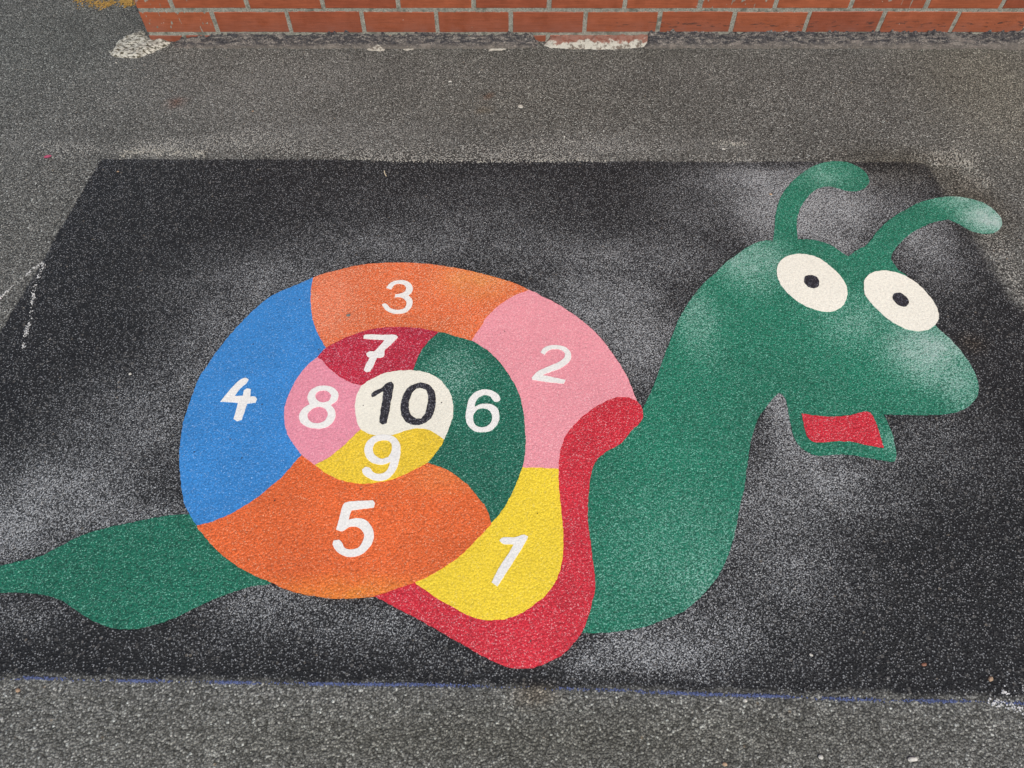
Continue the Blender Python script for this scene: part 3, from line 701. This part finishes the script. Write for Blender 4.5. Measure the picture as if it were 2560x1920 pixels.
def lump(outline, zedge, zmid, seed=0.0, cell=.004, wall_h=0.0):
    """low rough mound filling a ground outline"""
    L_ = smooth_loop(outline, .006, 60); L_ = wobble(wobble(L_, .004, seed), .004, seed+2); poly = [(p.x, p.y) for p in L_]
    xs_ = [p[0] for p in poly]; ys_ = [p[1] for p in poly]; vs, ix, fs = [], {}, []
    nx = int((max(xs_)-min(xs_))/cell)+1; ny = int((max(ys_)-min(ys_))/cell)+1; X0, Y0 = min(xs_), min(ys_)
    def vid(i, j):
        if (i, j) not in ix:
            x, y = X0+i*cell, Y0+j*cell; d = edge_dist(x, y, poly); t = max(0, min(1, d/.022)); t = t*t*(3-2*t)
            zz = zedge+(zmid-zedge)*t+t*(noise.noise(Vector((x*50, y*50, seed)))*.0055+noise.noise(Vector((x*170, y*170, seed)))*.0016)
            zz += wall_h*max(0, 1-(WY-y)/.05)*t
            ix[(i, j)] = len(vs); vs.append((x, y, zz))
        return ix[(i, j)]
    for j in range(ny):
        for i in range(nx):
            if edge_dist(X0+(i+.5)*cell, Y0+(j+.5)*cell, poly) > -.5*cell: fs.append((vid(i, j), vid(i+1, j), vid(i+1, j+1), vid(i, j+1)))
    m = bpy.data.meshes.new('lump'); m.from_pydata(vs, [], fs); m.update()
    for p in m.polygons: p.use_smooth = True
    return m
corner = [G(*p) for p in f00([(735, 350), (760, 385), (800, 404), (880, 408), (960, 405), (1020, 385), (1080, 362), (1160, 325), (1195, 295), (1150, 270), (1040, 262), (1010, 215), (990, 205), (920, 225), (840, 262), (800, 290), (775, 335)])]
child('footing', lump(corner, -.002, .010, 2.0), CO.m, building)['label'] = 'mottled pale concrete footing exposed at the wall corner'
mid_o = [G(*p) for p in f08([(1530, 322), (1580, 335), (1660, 342), (1800, 348), (1950, 350), (2080, 345), (2200, 335), (2290, 325), (2300, 290), (2260, 262), (1900, 262), (1580, 262), (1555, 290)])]
child('footing', lump(mid_o, -.002, .007, 5.0, wall_h=.016), CW.m, building)['label'] = 'white patch of footing mortar bared at the foot of the wall'
for k, pts in enumerate(([(310, 320), (340, 338), (440, 340), (440, 310), (400, 292), (340, 300)], [(1160, 328), (1190, 318), (1290, 322), (1280, 334), (1170, 338)], [(575, 330), (600, 322), (660, 300), (655, 322), (600, 340)])):
    child('mortar_smear', lump([G(x, y, .006) for x, y in f08(pts)], .000, .0075, 9.0+k, .002), CW.m, building)

# ---------------------------------------------------------------- chalk, old paint and litter
def chips(path, width, count, size, zz=.0030, seed=1, bias=1.0, clump=0.0, bridge=.07):
    """crumbs of chalk or paint left on the stone tops along a line or spread in a spot"""
    rg = random.Random(seed); vs, fs = [], []
    seglen = [0]
    for a, b in zip(path, path[1:]): seglen.append(seglen[-1]+math.hypot(b[0]-a[0], b[1]-a[1]))
    n = 0; tries = 0
    while n < count and tries < count*8:
        tries += 1
        s = rg.random()*seglen[-1]; i = max(k for k in range(len(seglen)) if seglen[k] <= s); i = min(i, len(path)-2)
        t = (s-seglen[i])/(seglen[i+1]-seglen[i]); a, b = path[i], path[i+1]
        x = a[0]+(b[0]-a[0])*t; y = a[1]+(b[1]-a[1])*t
        dx, dy = b[0]-a[0], b[1]-a[1]; l = math.hypot(dx, dy)
        if clump and rg.random() > bridge and noise.noise(Vector((x*clump, y*clump, seed))) < rg.uniform(-.35, .35)*bias: continue
        o_ = rg.gauss(0, width*.4)
        x += -dy/l*o_; y += dx/l*o_
        r = size*rg.uniform(.35, 1.15); k = rg.choice((5, 6, 7)); ph = rg.random()*6.28; el = rg.uniform(.5, 1); an = rg.random()*3.14
        zt = zz+rg.uniform(0, .0008); base = len(vs); pts = []
        for q in range(k):
            an_ = ph+q*6.283/k; rr = r*rg.uniform(.7, 1.2); px, py = math.cos(an_)*rr, math.sin(an_)*rr*el
            pts.append((x+px*math.cos(an)-py*math.sin(an), y+px*math.sin(an)+py*math.cos(an)))
        vs += [(p[0], p[1], zt) for p in pts]+[(p[0], p[1], .0008) for p in pts]
        fs.append(tuple(base+q for q in range(k)))
        for q in range(k): fs.append((base+q, base+k+q, base+k+(q+1) % k, base+(q+1) % k))
        n += 1
    me = bpy.data.meshes.new('chips'); me.from_pydata(vs, [], fs); me.update(); return me
M_CHB = simple('blue_chalk', (.07, .10, .24), .95, .5, 260, (.15, .19, .37)); M_CHW = simple('white_chalk', (.66, .66, .64), .95, .15); M_OLDW = simple('worn_white_line_paint', (.42, .405, .35), .8, .3)
M_OCH = simple('ochre_paint', (.42, .25, .06), .85, .35, 120)
bline = [G(*p) for p in [(-120, 1697)] + ft([(0, 1378), (200, 1370), (400, 1376), (600, 1386), (900, 1390), (1300, 1396), (1700, 1404), (2180, 1412)]) + [(1050, 1712), (1300, 1719), (1560, 1727)] + fc([(0, 1152), (300, 1160), (600, 1170), (1000, 1188), (1500, 1196), (2000, 1206), (2212, 1216)]) + [(2700, 1764)]]
tag(link('chalk_line', chips(bline, .0036, 2500, .0016, seed=3, clump=12, bias=1.2), M_CHB), 'long thin blue chalk line along the near edge of the black rectangle', 'chalk line')
wl1 = [G(*p) for p in f06([(300, 165), (280, 240), (250, 320), (225, 430), (210, 550), (180, 650), (165, 750)])]
wl2 = [G(*p) for p in f06([(300, 160), (250, 190), (190, 240), (140, 285), (80, 330), (40, 370), (0, 410)])]
G_C = 'white chalk strokes at the left edge'
tag(link('chalk_line', chips(wl1, .0070, 150, .0015, seed=4, clump=30), M_CHW), 'broken white chalk stroke running down inside the left edge of the black rectangle', 'chalk line', G_C)
tag(link('chalk_line', chips(wl2, .0050, 95, .0013, seed=5, clump=30), M_CHW), 'thin white chalk stroke slanting off left across the grey asphalt', 'chalk line', G_C)
wl3 = [G(*p) for p in fc([(1960, 1190), (2020, 1215), (2100, 1235), (2160, 1250), (2212, 1265)])+[(2640, 1795)]]
wl4 = [G(*p) for p in fc([(2060, 1150), (2100, 1125), (2150, 1130), (2212, 1110)])+[(2620, 1715)]]
tag(link('chalk_line', chips(wl3, .011, 150, .0018, seed=6, clump=25), M_CHW), 'white chalk scrawl crossing the blue line near the right frame edge', 'chalk line', 'white chalk scrawls at lower right')
tag(link('chalk_line', chips(wl4, .011, 70, .0017, seed=7, clump=25), M_CHW), 'short white chalk smear on the black asphalt just above the blue line', 'chalk line', 'white chalk scrawls at lower right')
G_W = 'worn scraps of an old white line'
for i, (p, wd, ct, lab) in enumerate((
    ([(300, 388), (360, 378), (430, 384), (520, 386)], .020, 420, 'worn white paint scraps above the upper left corner of the black rectangle'),
    ([(840, 396), (1000, 403), (1150, 406), (1300, 403)], .007, 190, 'faint broken white line along the middle of the black rectangle top edge'),
    ([(1330, 404), (1420, 403), (1520, 405)], .008, 150, 'brighter broken white line scraps on the top edge above the pink segment'),
    ([(1778, 358), (1820, 361), (1865, 362)], .012, 90, 'small isolated bar of white paint scraps up left of the feelers'),
    ([(2320, 408), (2380, 405), (2430, 418)], .030, 260, 'cream paint scraps between the two feelers tips and the wall'),
    ([(2370, 372), (2400, 385), (2440, 430), (2460, 470)], .018, 130, 'thin cream paint scraps trailing down beside the right feeler'))):
    tag(link('paint_scraps', chips([G(*q) for q in p], wd*1.2, int(ct*.5), .0023, seed=20+i, clump=26, bias=1.2, bridge=.45), M_OLDW), lab, 'paint remains', G_W)
tag(link('paint_stain', chips([G(*q) for q in ((195, -6), (230, 4), (262, 6), (275, 16))], .050, 420, .0024, seed=31, clump=20, bias=1.3), M_OCH), 'mottled ochre yellow paint stain on the asphalt, farther from the wall corner', 'paint stain', 'ochre paint stains')
tag(link('paint_stain', chips([G(*q) for q in ((305, 0), (330, 4), (336, 14))], .040, 380, .0030, seed=32, clump=20, bias=1.1), M_OCH), 'mottled ochre yellow paint stain touching the brick wall corner', 'paint stain', 'ochre paint stains')

def pebble(x, y, rx, ry, h, mat, ang=0.0, seed=0, z0=.0):
    bm = bmesh.new(); bmesh.ops.create_icosphere(bm, subdivisions=3, radius=1)
    for v in bm.verts:
        k = 1+.22*noise.noise(v.co*1.6+Vector((seed, 0, 0)))+.06*noise.noise(v.co*6+Vector((seed, 3, 0)))
        p = Vector((v.co.x*rx*k, v.co.y*ry*k, v.co.z*h*k)); ca, sa = math.cos(ang), math.sin(ang)
        v.co = Vector((p.x*ca-p.y*sa, p.x*sa+p.y*ca, p.z))
    me = bpy.data.meshes.new('pebble'); bm.to_mesh(me); bm.free()
    for q in me.polygons: q.use_smooth = True
    o = link('pebble', me, mat); o.location = (x, y, z0+h*.45); return o
M_PW = simple('pale_stone', (.55, .53, .47), .7, .2); M_PT = simple('tan_stone', (.40, .27, .17), .7, .25); M_PB = simple('brown_stone', (.22, .10, .06), .6, .3)
stones = [ (291, 158, .0042, M_PW, 'tiny pale stone on grey asphalt between corner footing and brick wall face'),
    (1125, 205, .0050, M_PW, 'long thin pale stone lying on grey asphalt below the wall'),
    (1411, 343, .0042, M_PW, 'flat pale flake on grey asphalt above the black rectangle top edge'),
    (632, 279, .0036, M_PT, 'small cream flake on grey asphalt above the blue segment'),
    (295, 430, .0042, M_PT, 'tan stone in the far left corner of the black rectangle'),
    (326, 936, .0046, M_PW, 'pale stone on black asphalt left of the blue segment'),
    (2475, 1698, .0066, M_PT, 'tan stone in the near right corner of the black rectangle'),
    (2309, 1662, .0056, M_PB, 'reddish brown stone on black asphalt near the right chalk scrawl'),
    (2027, 1638, .0040, M_PW, 'small pale stone on black asphalt right of the red rim above the blue line'),
    (1862, 1752, .0052, M_PW, 'pale stone just under the blue chalk line, right of centre'),
    (2051, 1893, .0062, M_PW, 'pale stone at the near edge of the frame, right of centre'),
    (2280, 1898, .0070, M_PW, 'long pale stone at the near right of the frame'),
    (2092, 119, .0058, M_PW, 'white chip lying at the foot of the tar fillet under the wall'),
    (1808, 374, .0055, M_PW, 'cream stone chip beneath the small white bar scraps'),
    (1926, 487, .0055, M_PT, 'flat tan chip on pale dusted asphalt left of the left feeler'),
    (46, 1726, .0058, M_PT, 'tan stone near the left frame edge below the blue line'),
    (1811, 1911, .0055, M_PT, 'pinkish stone at the near edge below the right side of the red rim')]
for i, (px, py, r, m, lab) in enumerate(stones):
    x, y = G(px, py); long_ = 2.0 if 'long' in lab else random.uniform(1.1, 1.5)
    r *= .8
    tag(pebble(x, y, r*long_*.8, r*.75, r*.5, m, random.uniform(-.5, .5) if long_ < 2 else .1, i*3.1, .001), lab, 'pebble', 'loose stone chips on the ground')
# chewing gum: flattened blob with a dimple
x, y = G(1301, 267)
bm = bmesh.new(); rings = 8; segs = 36; vv = [[None]*segs for _ in range(rings)]
for a in range(rings):
    rr = (a+1)/rings
    for b in range(segs):
        th = b*2*math.pi/segs; R_ = .0085*(1+.14*noise.noise(Vector((math.cos(th)*1.5, math.sin(th)*1.5, 8))))
        hz = .0032*(1-rr**4)-.0012*math.exp(-((rr-.35)/.2)**2)+.0005*noise.noise(Vector((rr*math.cos(th)*6, rr*math.sin(th)*6, 1)))
        vv[a][b] = bm.verts.new((math.cos(th)*rr*R_, math.sin(th)*rr*R_*.95, hz))
cv = bm.verts.new((0, 0, .0026))
for b in range(segs):
    bm.faces.new((cv, vv[0][b], vv[0][(b+1) % segs]))
    for a in range(rings-1): bm.faces.new((vv[a][b], vv[a+1][b], vv[a+1][(b+1) % segs], vv[a][(b+1) % segs]))
me = bpy.data.meshes.new('gum'); bm.to_mesh(me); bm.free()
for q in me.polygons: q.use_smooth = True
o = link('chewing_gum', me, simple('dried_gum', (.46, .44, .38), .8, .3, 260)); o.location = (x, y, .001)
tag(o, 'round trodden grey white chewing gum spot on the asphalt below the wall', 'chewing gum')
# straw
def rod(name, p0, p1, r, mat, bend=.002):
    a, b = Vector((*G(*p0), .0045)), Vector((*G(*p1), .0035)); bm = bmesh.new(); rows = []
    d = (b-a).normalized(); sd_ = d.cross(Vector((0, 0, 1))); up = sd_.cross(d)
    for i in range(11):
        t = i/10; c_ = a.lerp(b, t)+sd_*bend*math.sin(t*3.1)+up*.001*math.sin(t*3.1); rr = r*(1-.35*t)
        rows.append([bm.verts.new(c_+sd_*math.cos(q*math.pi/4)*rr+up*math.sin(q*math.pi/4)*rr) for q in range(8)])
    for i in range(10):
        for q in range(8): bm.faces.new((rows[i][q], rows[i][(q+1) % 8], rows[i+1][(q+1) % 8], rows[i+1][q]))
    bm.faces.new(rows[0]); bm.faces.new(rows[-1][::-1])
    c0 = (a+b)/2; c0.z = 0
    for v in bm.verts: v.co -= c0
    me = bpy.data.meshes.new('rod'); bm.to_mesh(me); bm.free(); o = link(name, me, mat); o.location = c0; return o
tag(rod('straw', *f08([(447, 1190), (460, 1224)]), .0016, simple('dry_straw', (.66, .56, .38), .7, .15)), 'short dry straw stalk lying on the black asphalt above the orange segment', 'straw')
# pink petal
def petal(px, py, r, mat, ang):
    x, y = G(px, py); bm = bmesh.new(); g = []
    for i in range(9):
        row = []
        for j in range(7):
            u = i/8*2-1; v = j/6*2-1; wd = math.sqrt(max(0.0, 1-u*u))*.55+.02
            row.append(bm.verts.new((u*r, v*r*wd, .002+.25*r*(v*v*wd*wd)*2+.12*r*u*u)))
        g.append(row)
    for i in range(8):
        for j in range(6): bm.faces.new((g[i][j], g[i+1][j], g[i+1][j+1], g[i][j+1]))
    me = bpy.data.meshes.new('petal'); bm.to_mesh(me); bm.free()
    for q in me.polygons: q.use_smooth = True
    o = link('petal', me, mat); o.location = (x, y, .001); o.rotation_euler.z = ang
    md = o.modifiers.new('thickness', 'SOLIDIFY'); md.thickness = .0005
    return o
tag(petal(121, 394, .011, simple('magenta_petal', (.40, .07, .13), .7, .3), .3), 'small dark pink petal on grey asphalt left of the black rectangle', 'petal')
# grey grit stuck in the orange segment
o = pebble(*G(872, 791), .0055, .005, .0022, simple('grey_grit', (.16, .15, .13), .9, .4), 0, 50, .0040); o.name = 'gravel_crumb'
tag(o, 'dark grey crumb of grit on the orange segment numbered 3', 'grit')
